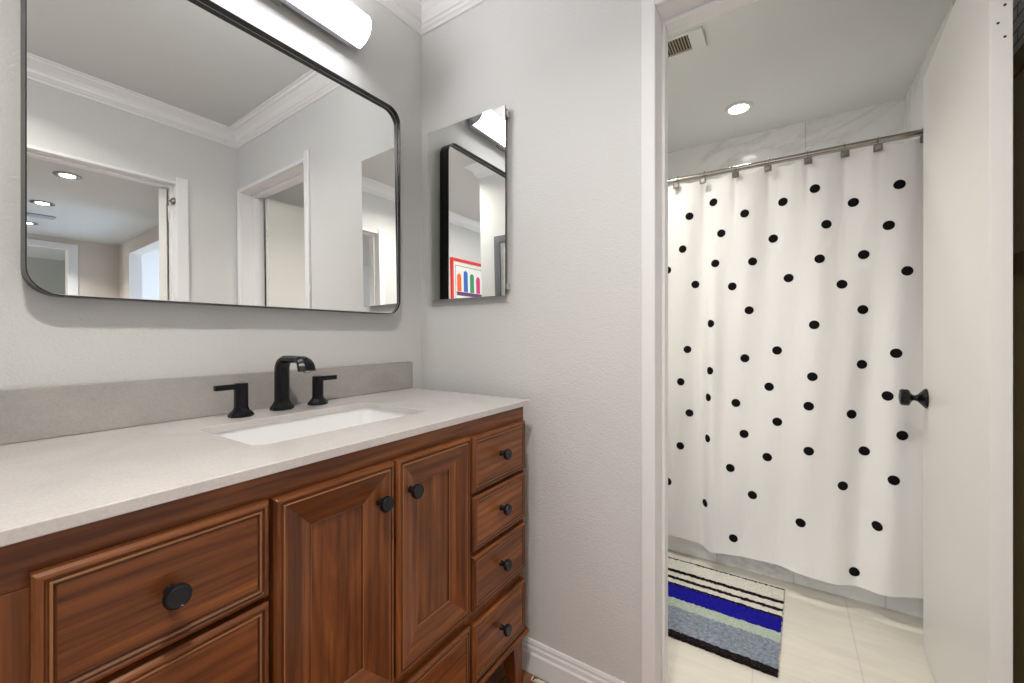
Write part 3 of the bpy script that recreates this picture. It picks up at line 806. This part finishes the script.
b_.build('housing', M['ceil'], vt, .001, 2, weld=False)
MB().box(gx0, gx1, gy0, gy1, -.004, -.0006).build('grille_recess', M['dark'], vt)
b_ = MB(); k = gy0+.006
while k < gy1-.004:
    b_.box(gx0, gx1, k, k+.0035, -.012, -.0041); k += .0115
b_.build('grille_slats', new_mat('cream_slats', (.42, .34, .24), .5), vt, 0, 2, weld=False)

# ------------------------------------------------------------------ made-up cabinet toned like shaded wall, and basket, behind the open door
M['olive'] = new_mat('olive_shaded_wall_tone', (0.75, 0.62, 0.34), 0.5)  # olive stands in for the white wall in shade behind the door
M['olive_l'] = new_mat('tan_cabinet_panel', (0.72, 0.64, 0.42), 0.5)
cab = thing('stand_in_cabinet', 'tall shallow made-up cabinet in the olive tone of shaded wall, behind the open white door', 'cabinet', (1.62, BYS+.001, 0))
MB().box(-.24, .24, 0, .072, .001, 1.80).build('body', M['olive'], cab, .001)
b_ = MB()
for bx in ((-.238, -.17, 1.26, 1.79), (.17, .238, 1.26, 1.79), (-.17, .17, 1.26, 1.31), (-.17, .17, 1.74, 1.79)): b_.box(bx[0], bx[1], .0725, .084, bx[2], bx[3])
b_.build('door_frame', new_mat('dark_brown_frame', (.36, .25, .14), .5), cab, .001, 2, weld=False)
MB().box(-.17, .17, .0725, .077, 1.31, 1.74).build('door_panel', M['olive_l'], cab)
def weave():
    m = new_mat('white_wicker', (.74, .74, .74), .6); nt, b = nodes(m)
    br = N(nt, 'ShaderNodeTexBrick'); tc = N(nt, 'ShaderNodeTexCoord'); sp = N(nt, 'ShaderNodeSeparateXYZ'); cm = N(nt, 'ShaderNodeCombineXYZ')
    nt.links.new(tc.outputs['Object'], sp.inputs[0]); nt.links.new(sp.outputs['X'], cm.inputs['X']); nt.links.new(sp.outputs['Z'], cm.inputs['Y'])
    br.inputs['Scale'].default_value = 1; br.inputs['Brick Width'].default_value = .075; br.inputs['Row Height'].default_value = .030; br.inputs['Mortar Size'].default_value = .002
    br.inputs['Color1'].default_value = (.92, .92, .93, 1); br.inputs['Color2'].default_value = (.86, .86, .88, 1); br.inputs['Mortar'].default_value = (.16, .15, .14, 1)
    nt.links.new(cm.outputs[0], br.inputs['Vector']); nt.links.new(br.outputs['Color'], b.inputs['Base Color'])
    return m
bk = MB()
L = [rrect(-.20, .20, .003, .070, .012, z) for z in (0, .17)] + [rrect(-.192, .192, .010, .063, .010, z) for z in (.17, .006)]
bk.loft(L, 0, False, cap=False); bk.add(L[0], [tuple(range(len(L[0])))], 0); bk.add(L[-1], [tuple(range(len(L[-1])))], 0)
bo = bk.build('wicker_basket', weave(), None, .001); bo.location = (1.60, BYS+.002, 1.8005)
tag(bo, 'white woven basket on top of the cabinet behind the open door', 'basket')

# ------------------------------------------------------------------ wall pictures seen in the mirrors
def picture(name, label, w_, h_, fw, depth, fm, mat_col, loc, rot):
    t = thing(name, label, 'picture', loc, None, rot)
    b = MB()   # local: x right, z up, front faces -y
    for bx in ((0, fw, 0, h_), (w_-fw, w_, 0, h_), (fw, w_-fw, 0, fw), (fw, w_-fw, h_-fw, h_)): b.box(bx[0], bx[1], -depth, -.001, bx[2], bx[3])
    b.build('frame', fm, t, .0015, 2, weld=False)
    MB().box(fw, w_-fw, -depth*.5, -.001, fw, h_-fw).build('mat_board', mat_col, t)
    return t
red = new_mat('red_frame_paint', (.72, .03, .025), .35)
# hangs on the front wall (facing +Y): rotate by 180 about z; local x runs toward -X
pr = picture('framed_print', 'red framed colourful print with a white mat, seen in the small mirror', .82, .52, .030, .022, red, new_mat('white_mat', (.82, .82, .78), .8), (-.885, YS, 1.437), (0, 0, R(180)))
lm = new_mat('print_outline', (.06, .06, .06), .8)
b_ = MB()
x0, x1, z0, z1 = .065, .755, .10, .450; t_ = .005
for bx in ((x0, x1, z0, z0+t_), (x0, x1, z1-t_, z1), (x0, x0+t_, z0+t_, z1-t_), (x1-t_, x1, z0+t_, z1-t_)): b_.box(bx[0], bx[1], -.0122, -.0111, bx[2], bx[3])
b_.build('printed_border', lm, pr, 0, 2, weld=False)
cols = [(.85, .13, .03), (.03, .13, .52), (.02, .30, .13), (.62, .03, .15), (.85, .13, .03), (.03, .13, .52)]
for i, c in enumerate(cols):
    cxx = .125 + i*.108; hh = .150 + .02*((i*2) % 3)
    MB().prism([(cxx-.034, .183)] + [(cxx-.034*math.cos(math.pi*k/10), .183+hh+.034*math.sin(math.pi*k/10)) for k in range(11)] + [(cxx+.034, .183)], 'y', -.0128, -.0111).build('colour_shape', new_mat('print_colour_%d' % i, c, .7), pr)
MB().box(.085, .735, -.0128, -.0111, .138, .178).build('colour_band', new_mat('print_purple', (.13, .04, .15), .7), pr)
# grey frame on the stub wall (facing +X): local -y -> +x  => rotate +90
gf = picture('grey_framed_picture', 'silver grey framed picture on the wall left of the vanity, seen in the small mirror', .40, .60, .050, .02, new_mat('weathered_silver_wood', (.17, .175, .19), .45, .3), stone('pale_textured_art', (.62, .62, .58), .15, .8, 60), (XS1, .612, 1.250), (0, 0, R(90)))
# black framed picture in the far room
pk = picture('black_framed_picture', 'small black framed picture in the far room past the hall', .34, .5, .03, .02, M['black'], new_mat('pale_blue_art', (.6, .7, .8), .7), (.62, -4.899, 1.60), (0, 0, R(180)))

# ------------------------------------------------------------------ hall ceiling
g = 'row of recessed lights in the hall ceiling'
downlight(.594, -1.33, 'recessed hall light nearest the vanity room doorway, seen in the mirror', .042, P_HALL, (1, .95, .9), 'recessed_light', g, HH, .036)
downlight(.595, -2.16, 'middle recessed hall light of three, seen in the mirror', .042, P_HALL, (1, .95, .9), 'recessed_light', g, HH, .036)
downlight(.606, -2.95, 'recessed hall light farthest from the vanity room, seen in the mirror', .042, P_HALL, (1, .93, .86), 'recessed_light', g, HH, .036)
b_ = MB().box(-.10, .10, -.05, .05, -.010, -.0005)
hv = b_.build('hall_vent', new_mat('grey_vent', (.38, .40, .46), .5), None, .002); hv.location = (.62, -2.60, HH)
tag(hv, 'flat grey rectangular vent between the recessed hall lights', 'vent')

downlight(.04, .17, 'added recessed fill light in front of the vanity alcove, near the hall doorway', .060, P_ROOM_FILL, (1, .96, .885), spread=R(145))  # unseen downlight added to brighten the counter and back wall
# unseen flush ceiling fixture added as fill in the west part of the room
fl = thing('flush_fill_lamp', 'added round flush white fill lamp left of the vanity alcove', 'ceiling light', (-.95, .35, H))
MB().lathe([(.20, -.0005), (.20, -.02), (.19, -.03)], (0, 0, 0), (0, 0, 1), 40).build('base_ring', M['chrome'], fl)
MB().lathe([(.185, -.030), (.18, -.055), (.14, -.075), (.06, -.084), (0, -.085)], (0, 0, 0), (0, 0, 1), 40).build('glass_shade', M['lamp_fill'], fl)

# ------------------------------------------------------------------ fringed rug end in the gap right of the vanity
fr_ = thing('woven_rug', 'rust brown woven rug with a cream fringe beside the vanity leg', 'rug', (.6, .35, 0))
MB().box(-1.3, .545, -.40, .335, .001, .008).build('woven_field', stone('rust_weave', (.30, .09, .04), .5, .95, 90), fr_)
b_ = MB(); rnd = random.Random(5)
y = -.39
while y < .335:
    a = rnd.uniform(-.010, .010)
    b_.tube([(.543, y, .006), (.552, y+a*.4, .010), (.560, y+a, .005), (.566, y+a*1.6, .004)], .0022, 5)
    y += .0075
fo = b_.build('fringe', new_mat('cream_fringe', (.72, .68, .60), .9), fr_, 0, 2, weld=False, recalc=False)
